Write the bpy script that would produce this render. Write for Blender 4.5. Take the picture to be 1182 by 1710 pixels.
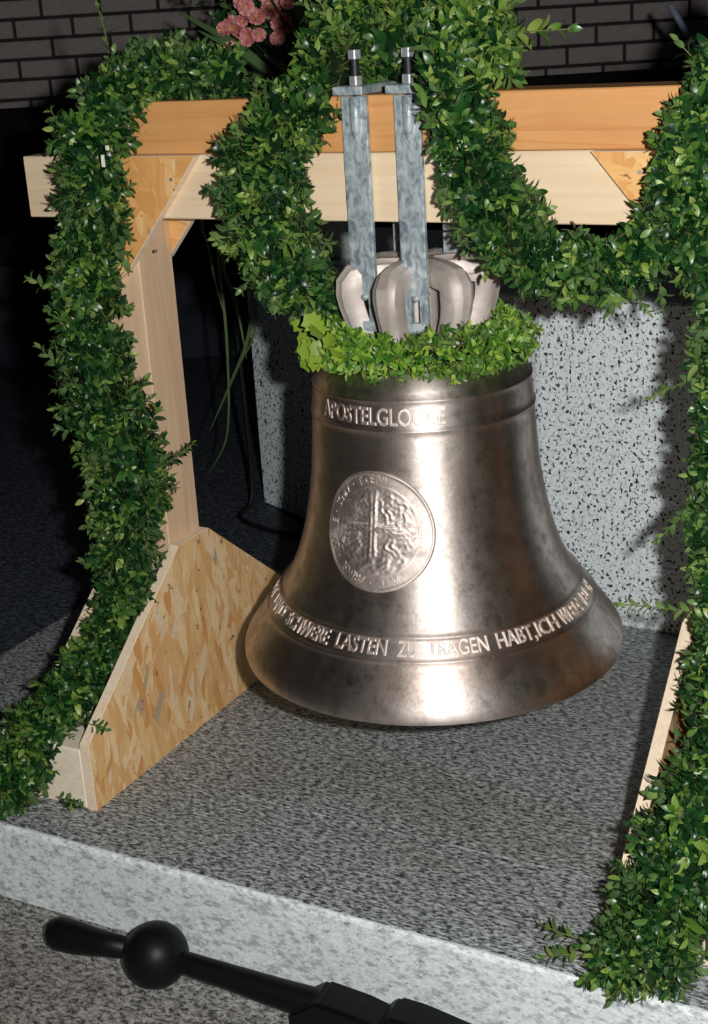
import bpy, bmesh, math, random
import numpy as np
from mathutils import Vector, Matrix, Euler
random.seed(7); rng = np.random.default_rng(7)
S = bpy.context.scene
for o in list(bpy.data.objects): bpy.data.objects.remove(o)

# ------------------------------------------------------------------ camera
CAM = Vector((1.05499, -2.21827, 1.41311))
cr = Vector((0.88597629, 0.46013092, -0.05766748))
cu = Vector((-0.1063104, 0.32257747, 0.94055403))
cf = Vector((-0.45138022, 0.82717792, -0.33471269))
cd = bpy.data.cameras.new('camera'); cam = bpy.data.objects.new('camera', cd); S.collection.objects.link(cam)
m = Matrix((cr, cu, -cf)).transposed().to_4x4(); m.translation = CAM; cam.matrix_world = m
cd.sensor_fit = 'HORIZONTAL'; cd.sensor_width = 36.0; cd.lens = 2335.4 / 1182 * 36; cd.clip_start = .05; cd.clip_end = 60
S.camera = cam
# ------------------------------------------------------------------ world, light, exposure
w = bpy.data.worlds.new('world'); S.world = w; w.use_nodes = True
w.node_tree.nodes['Background'].inputs[0].default_value = (.75, .85, 1, 1)
w.node_tree.nodes['Background'].inputs[1].default_value = .006
fl = bpy.data.lights.new('camera_flash', 'POINT'); fl.energy = 235; fl.shadow_soft_size = .022; fl.color = (1, .985, .96)
flo = bpy.data.objects.new('camera_flash', fl); S.collection.objects.link(flo)
flo.location = CAM + cr * .145 + cu * .06 - cf * .02
S.view_settings.view_transform = 'Standard'; S.view_settings.look = 'None'; S.view_settings.exposure = 0; S.view_settings.gamma = 1
S.view_settings.use_curve_mapping = False

# ------------------------------------------------------------------ helpers
COL = S.collection
def tag(o, label=None, cat=None, group=None, kind=None):
    for k, v in (('label', label), ('category', cat), ('group', group), ('kind', kind)):
        if v: o[k] = v
    return o
def empty(name, loc, **k):
    o = bpy.data.objects.new(name, None); o.empty_display_size = .05; o.location = loc; COL.objects.link(o); return tag(o, **k)
def wloc(p):
    v = Vector((0, 0, 0))
    while p: v += p.location; p = p.parent
    return v
def link(name, me, mat, parent=None, loc=None):
    """mesh vertices are in world space unless loc is given"""
    if mat is not None and not me.materials:
        for mm in (mat if isinstance(mat, (list, tuple)) else [mat]): me.materials.append(mm)
    o = bpy.data.objects.new(name, me); COL.objects.link(o)
    pw = wloc(parent)
    if loc is None:
        if parent is not None: me.transform(Matrix.Translation(-pw))
    else: o.location = Vector(loc) - pw
    if parent is not None: o.parent = parent
    return o
def from_bm(name, bm, mat, parent=None, smooth=False, loc=None):
    me = bpy.data.meshes.new(name); bm.normal_update(); bm.to_mesh(me); bm.free()
    if smooth:
        for p in me.polygons: p.use_smooth = True
    return link(name, me, mat, parent, loc)
def box_bm(x0, x1, y0, y1, z0, z1, bev=0, seg=1):
    bm = bmesh.new(); bmesh.ops.create_cube(bm, size=1)
    for v in bm.verts: v.co = Vector(((x0+x1)/2+v.co.x*(x1-x0), (y0+y1)/2+v.co.y*(y1-y0), (z0+z1)/2+v.co.z*(z1-z0)))
    if bev: bmesh.ops.bevel(bm, geom=bm.edges[:], offset=bev, segments=seg, affect='EDGES', profile=.6)
    return bm
def prism_bm(pts, axis, a, b, bev=0):
    """pts 2D outline in the plane across `axis`, extruded from a to b"""
    bm = bmesh.new()
    def P(p, t):
        return {'x': (t, p[0], p[1]), 'y': (p[0], t, p[1]), 'z': (p[0], p[1], t)}[axis]
    A = [bm.verts.new(P(p, a)) for p in pts]; B = [bm.verts.new(P(p, b)) for p in pts]
    bm.faces.new(A); bm.faces.new(B[::-1]); n = len(pts)
    for i in range(n): bm.faces.new((A[i], B[i], B[(i+1) % n], A[(i+1) % n]))
    bmesh.ops.recalc_face_normals(bm, faces=bm.faces[:])
    if bev: bmesh.ops.bevel(bm, geom=bm.edges[:], offset=bev, segments=1, affect='EDGES')
    return bm
def tube_arrays(pts, rad, sides=6, cap=True, sq=None):
    """sweep a ring along pts; returns verts, faces"""
    pts = [Vector(p) for p in pts]; n = len(pts); vs = []; fs = []
    rad = rad if hasattr(rad, '__len__') else [rad]*n
    t0 = (pts[1]-pts[0]).normalized(); up = Vector((0, 0, 1)) if abs(t0.z) < .9 else Vector((1, 0, 0))
    side = t0.cross(up).normalized()
    for i, p in enumerate(pts):
        t = (pts[min(i+1, n-1)] - pts[max(i-1, 0)]).normalized()
        side = (side - t*side.dot(t)).normalized(); nn = t.cross(side)
        for k in range(sides):
            a = 2*math.pi*k/sides; ca, sa = math.cos(a), math.sin(a)
            if sq: q = (abs(ca)**sq+abs(sa)**sq)**(-1/sq); ca *= q; sa *= q
            vs.append(p + (side*ca + nn*sa)*rad[i])
    for i in range(n-1):
        for k in range(sides):
            a = i*sides+k; b = i*sides+(k+1) % sides; fs.append((a, b, b+sides, a+sides))
    if cap: fs.append(tuple(range(sides))[::-1]); fs.append(tuple(range((n-1)*sides, n*sides)))
    return vs, fs
def mesh_obj(name, vs, fs, mat, parent=None, smooth=True, loc=None):
    me = bpy.data.meshes.new(name); me.from_pydata([tuple(v) for v in vs], [], fs); me.update()
    bm = bmesh.new(); bm.from_mesh(me); bmesh.ops.recalc_face_normals(bm, faces=bm.faces[:]); bm.to_mesh(me); bm.free()
    if smooth:
        for p in me.polygons: p.use_smooth = True
    return link(name, me, mat, parent, loc)
def tube(name, pts, rad, mat, parent=None, sides=8, **k):
    v, f = tube_arrays(pts, rad, sides, **k); return mesh_obj(name, v, f, mat, parent)
def spline(pts, n):
    """Catmull-Rom through pts"""
    P = [Vector(p) for p in pts]; P = [P[0]*2-P[1]] + P + [P[-1]*2-P[-2]]; out = []
    k = len(P)-3
    for i in range(n):
        t = i/(n-1)*k; j = min(int(t), k-1); u = t-j; a, b, c_, d = P[j:j+4]
        out.append(.5*((2*b)+(-a+c_)*u+(2*a-5*b+4*c_-d)*u*u+(-a+3*b-3*c_+d)*u**3))
    return out

# ------------------------------------------------------------------ materials
def mat(name):
    M = bpy.data.materials.new(name); M.use_nodes = True; nt = M.node_tree; b = nt.nodes['Principled BSDF']; return M, nt, b
def N(nt, t, **k):
    n = nt.nodes.new(t)
    for a, v in k.items():
        if a.startswith('i_'):
            key = a[2:].replace('_', ' '); n.inputs[key].default_value = v
        else: setattr(n, a, v)
    return n
def coords(nt, scale=(1, 1, 1), rot=(0, 0, 0), kind='Object'):
    tc = N(nt, 'ShaderNodeTexCoord'); mp = N(nt, 'ShaderNodeMapping')
    mp0 = mp; mp.inputs['Rotation'].default_value = rot
    nt.links.new(tc.outputs[kind], mp.inputs['Vector'])
    m2 = N(nt, 'ShaderNodeMapping'); m2.inputs['Scale'].default_value = scale
    nt.links.new(mp0.outputs[0], m2.inputs['Vector']); return m2.outputs[0]
def noise(nt, vec, sc, det=4, rough=.55, dist=0):
    n = N(nt, 'ShaderNodeTexNoise'); n.inputs['Scale'].default_value = sc; n.inputs['Detail'].default_value = det
    n.inputs['Roughness'].default_value = rough; n.inputs['Distortion'].default_value = dist
    nt.links.new(vec, n.inputs['Vector']); return n.outputs[0]
def voro(nt, vec, sc, out='Color', feat='F1'):
    n = N(nt, 'ShaderNodeTexVoronoi', feature=feat); n.inputs['Scale'].default_value = sc
    nt.links.new(vec, n.inputs['Vector']); return n.outputs[out]
def ramp(nt, fac, stops, interp='LINEAR'):
    r = N(nt, 'ShaderNodeValToRGB'); e = r.color_ramp.elements; r.color_ramp.interpolation = interp
    while len(e) < len(stops): e.new(.5)
    for k, (p, c) in enumerate(stops):
        e[k].position = p; e[k].color = (c[0], c[1], c[2], 1) if hasattr(c, '__len__') else (c, c, c, 1)
    nt.links.new(fac, r.inputs[0]); return r.outputs[0]
def mix(nt, fac, a, b, mode='MIX'):
    x = N(nt, 'ShaderNodeMix', data_type='RGBA', blend_type=mode)
    for s, v in ((x.inputs[0], fac), (x.inputs[6], a), (x.inputs[7], b)):
        if isinstance(v, bpy.types.NodeSocket): nt.links.new(v, s)
        elif hasattr(v, '__len__'): s.default_value = (v[0], v[1], v[2], 1)
        else: s.default_value = v
    return x.outputs[2]
def bump(nt, b, h, st=.3, d=.002):
    n = N(nt, 'ShaderNodeBump'); n.inputs['Strength'].default_value = st; n.inputs['Distance'].default_value = d
    nt.links.new(h, n.inputs['Height']); nt.links.new(n.outputs[0], b.inputs['Normal'])
def srgb(r, g, b): return tuple(((x/255+.055)/1.055)**2.4 if x > 10 else x/255/12.92 for x in (r, g, b))
def solid(name, col, rough=.5, metal=0, spec=.5, nsc=60, amt=.25, bmp=.1):
    M, nt, b = mat(name); v = coords(nt); n = noise(nt, v, nsc)
    c = mix(nt, n, tuple(x*(1-amt) for x in col), tuple(x*(1+amt) for x in col)); nt.links.new(c, b.inputs['Base Color'])
    b.inputs['Roughness'].default_value = rough; b.inputs['Metallic'].default_value = metal; b.inputs['Specular IOR Level'].default_value = spec
    if bmp: bump(nt, b, n, bmp)
    return M

def granite(name, light, mid, dark, st=(1, 1, 1), sc=110, dens=.4, rough=.5, brown=None):
    M, nt, b = mat(name); v = coords(nt, st)
    n1 = noise(nt, v, sc, 5, .7, .4); n2 = noise(nt, v, sc*.45, 3, .6); n3 = noise(nt, v, 3.0, 3)
    c = ramp(nt, n1, [(dens-.03, dark), (dens+.035, mid), (.62, light)])
    c = mix(nt, ramp(nt, n2, [(.35, .55), (.5, 0.0)]), c, dark)
    if brown:
        c = mix(nt, ramp(nt, n3, [(.45, 0), (.7, .55)]), c, brown, 'MULTIPLY')
    nt.links.new(c, b.inputs['Base Color']); b.inputs['Roughness'].default_value = rough; b.inputs['Specular IOR Level'].default_value = .3
    bump(nt, b, n1, .25, .0012); return M
M_floor = granite('floor_granite', (.62, .66, .66), (.27, .29, .295), (.03, .036, .042), (.36, 1, 1), 210, .45, .55, (.75, .66, .55))
M_riser = granite('riser_granite', (.85, .90, .91), (.60, .66, .67), (.14, .17, .18), (.55, 1, 1), 200, .36, .6)
M_low = granite('lower_granite', (.46, .45, .42), (.22, .21, .2), (.04, .04, .04), (.6, 1, 1), 170, .44, .6, (.8, .72, .62))
def speck(name):
    M, nt, b = mat(name); v = coords(nt, (1, 1, .8))
    n1 = noise(nt, v, 140, 2, .5, .5); n2 = noise(nt, v, 210, 3, .6); n3 = noise(nt, v, 25, 2)
    c = ramp(nt, n2, [(.35, (.66, .74, .78)), (.6, (.90, .97, 1.0))])
    c = mix(nt, ramp(nt, n1, [(.385, 1), (.425, 0)]), c, (.035, .05, .05))
    c = mix(nt, ramp(nt, n2, [(.30, .8), (.36, 0)]), c, (.2, .23, .25))
    nt.links.new(c, b.inputs['Base Color']); b.inputs['Roughness'].default_value = .6; b.inputs['Specular IOR Level'].default_value = .25
    return M
M_block = speck('speckled_granite')

def wood(name, base, dark, axis, knots=0, sc=1.0, rough=.55):
    st = {'x': (.06, 1, 1), 'y': (1, .06, 1), 'z': (1, 1, .06)}[axis]
    M, nt, b = mat(name); v = coords(nt, st); v1 = coords(nt)
    n1 = noise(nt, v, 60*sc, 5, .6, .6); n2 = noise(nt, v, 14*sc, 3, .5, 1.2); n3 = noise(nt, v1, 5, 2)
    c = mix(nt, ramp(nt, n1, [(.35, 0), (.7, 1)]), base, tuple(x*.86 for x in base))
    c = mix(nt, ramp(nt, n2, [(.52, 0), (.60, .55), (.63, 0)]), c, dark)
    c = mix(nt, ramp(nt, n3, [(.4, 0), (.75, .35)]), c, dark)
    if knots:
        vk = coords(nt, {'x': (.5, 1, 1), 'y': (1, .5, 1), 'z': (1, 1, .5)}[axis])
        d = voro(nt, vk, knots, 'Distance'); c = mix(nt, ramp(nt, d, [(.06, .85), (.12, 0)]), c, tuple(x*.45 for x in dark))
    nt.links.new(c, b.inputs['Base Color']); b.inputs['Roughness'].default_value = rough; b.inputs['Specular IOR Level'].default_value = .3
    bump(nt, b, n1, .15, .001); return M
M_orange = wood('varnished_spruce', srgb(222, 164, 104), srgb(190, 124, 68), 'x', 4.3)
M_pale = wood('planed_spruce_beam', srgb(238, 215, 182), srgb(226, 198, 160), 'x', 0)
M_post = wood('planed_spruce_post', srgb(226, 194, 160), srgb(204, 164, 128), 'z', 0)
M_foot = wood('planed_spruce_foot', srgb(248, 236, 214), srgb(236, 214, 182), 'y', 0)
M_edge = wood('cut_edge', srgb(248, 228, 200), srgb(228, 198, 164), 'y', 0, 2.5, .8)

def osb(name, rotaxis, tint=(1, 1, 1)):
    M, nt, b = mat(name)
    def rot(a): return {'x': (a, 0, 0), 'y': (0, a, 0)}[rotaxis]
    cols = [(0, srgb(222, 176, 120)), (.25, srgb(236, 200, 146)), (.5, srgb(228, 186, 130)), (.68, srgb(242, 214, 168)), (.88, srgb(212, 156, 96)), (.96, srgb(236, 216, 186)), (.985, srgb(176, 164, 146))]
    cols = [(p, tuple(x*t for x, t in zip(c, tint))) for p, c in cols]
    layers = []
    for k, a in enumerate((.10, -.22, .5, 1.35 if rotaxis == 'y' else -.2)):
        v = coords(nt, (58, 58, 13) if rotaxis == 'x' else (40, 40, 9), rot(a))
        wv = N(nt, 'ShaderNodeVectorMath', operation='ADD'); nt.links.new(v, wv.inputs[0]); wv.inputs[1].default_value = (k*13.1, k*5.7, k*3.3)
        nz = N(nt, 'ShaderNodeTexNoise'); nz.inputs['Scale'].default_value = .5; nt.links.new(wv.outputs[0], nz.inputs['Vector'])
        ad = N(nt, 'ShaderNodeVectorMath', operation='ADD'); nt.links.new(wv.outputs[0], ad.inputs[0]); nt.links.new(nz.outputs['Color'], ad.inputs[1])
        vc = voro(nt, ad.outputs[0], 1.0, 'Color'); sep = N(nt, 'ShaderNodeSeparateColor'); nt.links.new(vc, sep.inputs[0])
        fine = noise(nt, v, 2.2, 4, .7)
        c = ramp(nt, sep.outputs[0], cols, 'CONSTANT'); c = mix(nt, ramp(nt, fine, [(.35, .0), (.75, .5)]), c, tuple(x*t for x, t in zip(srgb(206, 146, 88), tint)))
        layers.append((c, sep.outputs[1], sep.outputs[2]))
    c = layers[0][0]; h = layers[0][1]
    for k, (cc, g, bl) in enumerate(layers[1:]):
        f = ramp(nt, g, [(.62, 0), (.63, 1)]); c = mix(nt, f, c, cc); h = mix(nt, f, h, bl)
    v = coords(nt); fl_ = noise(nt, v, 42, 3, .6); c = mix(nt, ramp(nt, fl_, [(.30, .8), (.335, 0)]), c, srgb(120, 66, 30))
    nt.links.new(c, b.inputs['Base Color']); b.inputs['Roughness'].default_value = .6; b.inputs['Specular IOR Level'].default_value = .3
    bump(nt, b, h, .35, .0015); return M
M_osb = osb('osb_side', 'x'); M_osbf = osb('osb_front', 'y', (1.0, .86, .66))

def bronze(name, tone=1.0, rough=.40, smudge=True, aniso=0):
    M, nt, b = mat(name); v = coords(nt); vb = coords(nt, (1, 1, .35))
    n = noise(nt, v, 9, 6, .65); n2 = noise(nt, v, 38, 5, .7); n3 = noise(nt, coords(nt, (.25, .25, 1)), 90, 3, .6); big = noise(nt, v, 3.2, 3, .5, .4)
    c = mix(nt, ramp(nt, n, [(.34, 0), (.66, 1)]), tuple(x*tone for x in (.50, .43, .39)), tuple(x*tone for x in (.74, .665, .615)))
    if smudge:
        c = mix(nt, ramp(nt, n2, [(.5, 0), (.72, .6)]), c, (.30, .25, .22))
        c = mix(nt, ramp(nt, big, [(.55, 0), (.72, .65)]), c, (.42, .25, .17))
        c = mix(nt, ramp(nt, noise(nt, coords(nt, (1, 1, .12)), 16, 4, .6), [(.5, 0), (.7, .55)]), c, (.33, .24, .19))
    nt.links.new(c, b.inputs['Base Color']); b.inputs['Metallic'].default_value = 1
    r = ramp(nt, n2, [(.3, rough-.07), (.7, rough+.12)]); nt.links.new(r, b.inputs['Roughness'])
    tg = N(nt, 'ShaderNodeTangent', direction_type='RADIAL', axis='Z'); nt.links.new(tg.outputs[0], b.inputs['Tangent']); b.inputs['Anisotropic'].default_value = aniso; b.inputs['Anisotropic Rotation'].default_value = .25
    mx = N(nt, 'ShaderNodeMath', operation='MULTIPLY_ADD'); nt.links.new(n2, mx.inputs[0]); mx.inputs[1].default_value = .7; nt.links.new(n3, mx.inputs[2])
    bump(nt, b, mx.outputs[0], .22, .0016); return M
M_bell = bronze('cast_bronze', 1.15, .46, True, .72); M_relief = bronze('relief_bronze', 1.3, .55, False, .4); M_crown = bronze('rough_cast_crown', 1.0, .6, False); M_crown.node_tree.nodes['Principled BSDF'].inputs['Metallic'].default_value = .55
def galv():
    M, nt, b = mat('galvanised_steel'); v = coords(nt, (1, 1, .6)); n = noise(nt, v, 70, 4, .65, .8); vo = voro(nt, v, 90, 'Color')
    s = N(nt, 'ShaderNodeSeparateColor'); nt.links.new(vo, s.inputs[0])
    c = ramp(nt, n, [(.34, (.15, .20, .24)), (.46, (.36, .44, .48)), (.62, (.66, .74, .77))]); c = mix(nt, .2, c, ramp(nt, s.outputs[0], [(0, (.25, .3, .33)), (1, (.6, .66, .68))]))
    nt.links.new(c, b.inputs['Base Color']); b.inputs['Metallic'].default_value = .45; b.inputs['Roughness'].default_value = .5; bump(nt, b, n, .25, .001); return M
M_galv = galv()
M_nut = solid('bright_steel', (.75, .78, .8), .35, .8)
M_rod = solid('blackened_rod', (.03, .03, .035), .5, .5)
M_black = solid('black_painted_iron', (.004, .004, .005), .45, 0, .2, 40, .3, .15)
M_rubber = solid('black_rubber', (.006, .006, .006), .5, 0, .3)
M_brick = solid('clinker_brick', (.33, .29, .28), .8, 0, .2, 45, .25, .3)
M_mortar = solid('dark_mortar', (.04, .036, .036), .9, 0, .1, 40, .2, .2)
M_panel = solid('black_panelling', (.008, .008, .009), .8, 0, .1, 20, .2, .05)
M_navy = solid('dark_slate_base', (.02, .024, .034), .7, 0, .2, 12, .4, .05)
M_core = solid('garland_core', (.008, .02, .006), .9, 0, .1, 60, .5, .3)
M_stem = solid('green_twig', (.16, .17, .045), .6, 0, .3, 60, .3, 0)
def leafmat(name, stops, rough=.32, tr=.08):
    M, nt, b = mat(name); g = N(nt, 'ShaderNodeNewGeometry'); oi = N(nt, 'ShaderNodeObjectInfo')
    a = N(nt, 'ShaderNodeMath', operation='ADD'); nt.links.new(g.outputs['Random Per Island'], a.inputs[0]); nt.links.new(oi.outputs['Random'], a.inputs[1])
    f = N(nt, 'ShaderNodeMath', operation='FRACT'); nt.links.new(a.outputs[0], f.inputs[0])
    c = ramp(nt, f.outputs[0], stops)
    back = mix(nt, g.outputs['Backfacing'], c, (.16, .25, .09), 'MIX')
    bk = mix(nt, .5 if 'petal' not in name else 0, c, back)
    nt.links.new(bk, b.inputs['Base Color']); b.inputs['Roughness'].default_value = rough; b.inputs['Specular IOR Level'].default_value = .45
    return M
M_dark = leafmat('boxwood_leaf', [(0, (.003, .020, .006)), (.4, (.007, .040, .009)), (.72, (.018, .074, .014)), (.92, (.055, .14, .027)), (1, (.13, .22, .05))], .33)
M_light = leafmat('young_boxwood_leaf', [(0, (.05, .13, .018)), (.5, (.11, .21, .03)), (1, (.24, .32, .07))], .4)
M_wreath = leafmat('wreath_leaf', [(0, (.025, .10, .014)), (.45, (.10, .24, .022)), (.8, (.20, .34, .035)), (1, (.33, .44, .07))], .4)
M_oak = leafmat('oak_leaf', [(0, (.15, .25, .02)), (1, (.25, .36, .035))], .45)
M_blade = leafmat('grass_blade', [(0, (.004, .016, .005)), (1, (.010, .036, .009))], .4)
M_broad = leafmat('broad_leaf', [(0, (.012, .05, .012)), (1, (.04, .12, .03))], .4)
M_petal = leafmat('pink_petal', [(0, (.62, .17, .19)), (.5, (.82, .32, .32)), (1, (.95, .60, .52))], .6)
M_yellow = solid('flower_heart', (.75, .5, .15), .7)
M_paper = solid('white_paper', (.8, .78, .66), .7, 0, .3, 60, .05, 0)
M_vase = solid('grey_stoneware', (.42, .45, .45), .6, 0, .3, 150, .5, .2)
M_standm = solid('blue_grey_tube', (.20, .26, .36), .45, .3)

# ------------------------------------------------------------------ floor, step, riser
fl_root = tag(from_bm('floor', box_bm(-9, 7, -.500, 8, -.30, -.012), M_mortar), kind='structure')
def slabs(parent, rows, z1, th, m, gap=.0012):
    k = 0
    for (y0, y1, xs) in rows:
        for a, b_ in zip(xs[:-1], xs[1:]):
            dz = random.uniform(-.0008, .0008); k += 1
            from_bm('stone_slab', box_bm(a+gap, b_-gap, y0+gap, y1-gap, z1-th, z1, .0008, 1), m, parent)
M_floor_shaded = granite('floor_granite_shaded', (.12, .14, .17), (.05, .06, .08), (.012, .014, .02), (.36, 1, 1), 150, .46, .6)  # floor stone with shade and flash falloff put into its colour, rear and left slabs
slabs(fl_root, [(-.5085, -.2547, [-3.1, -1.95, -.78, .92, 2.0, 3.1]), (-.2547, .80, [-1.2, 1.1, 2.4]), ], 0, .0119, M_floor)
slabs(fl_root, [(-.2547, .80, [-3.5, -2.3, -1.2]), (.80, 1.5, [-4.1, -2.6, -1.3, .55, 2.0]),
                (1.5, 2.4, [-4.8, -3.4, -1.9, -.5, .9, 2.2]), (2.4, 3.4, [-5.6, -4.1, -2.6, -1.1, .4, 1.9]), (3.4, 5, [-6.5, -4.8, -3.1, -1.4, .3, 2.0])], 0, .0119, M_floor_shaded)
fl2 = tag(from_bm('floor', box_bm(-5, 5, -4.5, -.45, -.45, -.186), M_mortar), kind='structure')
slabs(fl2, [(-1.35, -.508, [-3, -1.72, -.42, .78, 2.0, 3.2]), (-2.2, -1.35, [-3, -1.4, 0.1, 1.5, 3])], -.168, .0175, M_low)
tr = tag(from_bm('trim_1', box_bm(-5, 5, -.5075, -.4995, -.168, -.012), M_mortar), kind='structure')
xs = [-3.1, -1.95, -.78, .92, 2.0, 3.1]
for a, b_ in zip(xs[:-1], xs[1:]):
    bm = bmesh.new(); nx = 170; prof_r = [(-.5076, -.0004), (-.5125, -.0006), (-.5160, -.0035), (-.5170, -.010), (-.5170, -.166), (-.5076, -.166)]; rows_ = []
    jit = [0]*(nx+1); v_ = 0
    for i in range(nx+1): v_ = v_*.6+random.uniform(-1, 1)*.0014; jit[i] = v_
    for q, (y_, z_) in enumerate(prof_r):      # worn, chipped arris
        rows_.append([bm.verts.new((a+.0015+(b_-a-.003)*i/nx, y_+(abs(jit[i])*1.0 if q in (1, 2) else 0), z_-(abs(jit[i]) if q == 2 else 0))) for i in range(nx+1)])
    for q in range(5):
        for i in range(nx): bm.faces.new((rows_[q][i], rows_[q][i+1], rows_[q+1][i+1], rows_[q+1][i]))
    bmesh.ops.recalc_face_normals(bm, faces=bm.faces[:])
    if sum(f.normal.y for f in bm.faces) > 0: bmesh.ops.reverse_faces(bm, faces=bm.faces[:])
    from_bm('riser_block', bm, M_riser, tr)

# ------------------------------------------------------------------ back wall (perpendicular to the view's heading), panelling
fh = Vector((-cf.y*0, 0, 0)); yaw = .4995
fh = Vector((-math.sin(yaw), math.cos(yaw), 0)); rh = Vector((math.cos(yaw), math.sin(yaw), 0)); zz = Vector((0, 0, 1))
WO = Vector((CAM.x, CAM.y, 0)) + fh*6.3
def wallbm(x0, x1, d0, d1, z0, z1, bev=0):
    bm = box_bm(x0, x1, d0, d1, z0, z1, bev)
    for v in bm.verts: v.co = WO + rh*v.co.x + fh*v.co.y + zz*v.co.z
    bmesh.ops.recalc_face_normals(bm, faces=bm.faces[:]); return bm
wb = tag(from_bm('wall_back', wallbm(-6, 6, .010, .25, 0, 3.2), M_mortar), kind='structure')
bproto = None; stuffv = []; stufff = []
rows = list(range(-1, 20))
cnt = 0
for r_ in rows:
    z0 = 1.151 + (r_-1)*.0812; off = (r_ % 2)*.122 + (.03 if r_ % 3 == 0 else 0)
    for k in range(-16, 17):
        x0 = -.02 + k*.247 + off - .05
        near = -2.4 < x0 < 2.2 and r_ < 14
        L = .234
        if near and cnt < 290:
            if bproto is None:
                bm = box_bm(-L/2, L/2, -.012, .012, -.0340, .0340, .003); bproto = bpy.data.meshes.new('brick'); bm.to_mesh(bproto); bm.free(); bproto.materials.append(M_brick)
            o = bpy.data.objects.new('brick', bproto); COL.objects.link(o); o.parent = wb
            o.rotation_euler = (0, 0, yaw); o.location = WO + rh*(x0+L/2) + fh*(.005+random.uniform(-.001, .002)) + zz*(z0+.0395); cnt += 1
        else:
            base = len(stuffv); a, b_, c0, c1 = x0, x0+L, z0+.005, z0+.074
            for (x, d, z) in ((a, -.007, c0), (b_, -.007, c0), (b_, -.007, c1), (a, -.007, c1), (a, .015, c0), (b_, .015, c0), (b_, .015, c1), (a, .015, c1)):
                stuffv.append(WO + rh*x + fh*d + zz*z)
            for f in ((0, 1, 2, 3), (4, 0, 3, 7), (1, 5, 6, 2), (3, 2, 6, 7), (4, 5, 1, 0)): stufff.append(tuple(base+i for i in f))
tag(mesh_obj('bricks', stuffv, stufff, M_brick, wb, False), kind='stuff')
pn = tag(from_bm('trim_2', wallbm(-6, 6, -.16, .01, .47, 1.118, .006), M_panel), kind='structure')
for k in range(-12, 12):
    from_bm('panel', wallbm(k*.5+.01, k*.5+.49, -.17, -.161, .50, 1.09, .004), M_panel, pn)
tag(from_bm('baseboard_back', wallbm(-6, 6, -.14, .01, 0, .465, .006), M_navy), kind='structure')

# ------------------------------------------------------------------ granite block behind the bell
BT = .785
blk = tag(from_bm('granite_block', prism_bm([(-.06, .75), (.95, .75), (.95, 1.35), (-.2, 1.6), (-1.0, 1.72), (-1.16, 1.259)], 'z', 0, BT, .006), M_block),
          'tall pale granite block with black specks standing behind the bell', 'altar block')

# ------------------------------------------------------------------ wooden frame
ZB, ZM, ZT, WB = 1.0759, 1.1917, 1.2854, .0557
XL, XP, YF, ZF, YTF, ZTF, XR = -.806, -.535, -.4073, .135, -.055, .4191, .4981
PL = .022
frame = empty('wooden_trestle', (0, 0, 0), label='wooden trestle frame of beams, posts and chipboard gussets carrying the bell', cat='frame')
ub = from_bm('upper_beam', box_bm(-.62, .60, -WB-.001, WB, ZM+.001, ZT, .002), M_orange, frame); ub['label'] = 'orange varnished upper beam'
lb = from_bm('lower_beam', box_bm(XL, .77, -WB, WB, ZB, ZM, .002), M_pale, frame); lb['label'] = 'pale unvarnished lower beam'
PW = .1105
XLP = (XP-PL-PW, XP-PL); XRP = (XR+PL, XR+PL+PW)
for a, b_ in (XLP, XRP):
    from_bm('post', box_bm(a, b_, -WB, WB, .1285, ZB, .002), M_post, frame)
    f = from_bm('foot_beam', box_bm(a, b_, YF, -YF, 0, .128, .003), M_foot, frame)
side = [(YF, 0), (YF, ZF+.006), (YTF, ZTF), (-YTF, ZTF), (-YF, ZF+.006), (-YF, 0)]
def gusset(pts, axis, a, b_, m):
    """board with a paler sawn edge"""
    bm = prism_bm(pts, axis, a, b_, .0008); ax = {'x': 0, 'y': 1}[axis]
    for f in bm.faces: f.material_index = 0 if abs(f.normal[ax]) > .8 else 1
    me = bpy.data.meshes.new('gusset_board'); bm.to_mesh(me); bm.free(); me.materials.append(m); me.materials.append(M_edge)
    return link('gusset_board', me, None, frame)
for x in (XP-PL+.0003, XLP[0]-PL-.0003, XR+PL-PL-.0003, XRP[1]+.0003): gusset(side, 'x', x, x+PL, M_osb)
gy = ((-WB-.0185, -WB-.0005), (WB+.0005, WB+.0185))
for (a, b_) in gy:
    gusset([(XLP[0], .905), (-.565, .985), (-.393, ZM), (XLP[0], ZM)], 'y', a, b_, M_osbf)
    gusset([(XRP[1], .905), (.514, .985), (.341, ZM), (XRP[1], ZM)], 'y', a, b_, M_osbf)
# screw heads
for x, z in ((-.50, 1.02), (-.60, 1.10), (-.45, 1.15), (.46, 1.11), (.42, 1.16)):
    bm = bmesh.new(); bmesh.ops.create_cone(bm, cap_ends=True, segments=10, radius1=.0035, radius2=.003, depth=.002)
    for v in bm.verts: v.co = Vector((x+v.co.x, gy[0][0]-.0005+v.co.z, z+v.co.y))
    from_bm('screw_head', bm, M_nut, frame)

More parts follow.
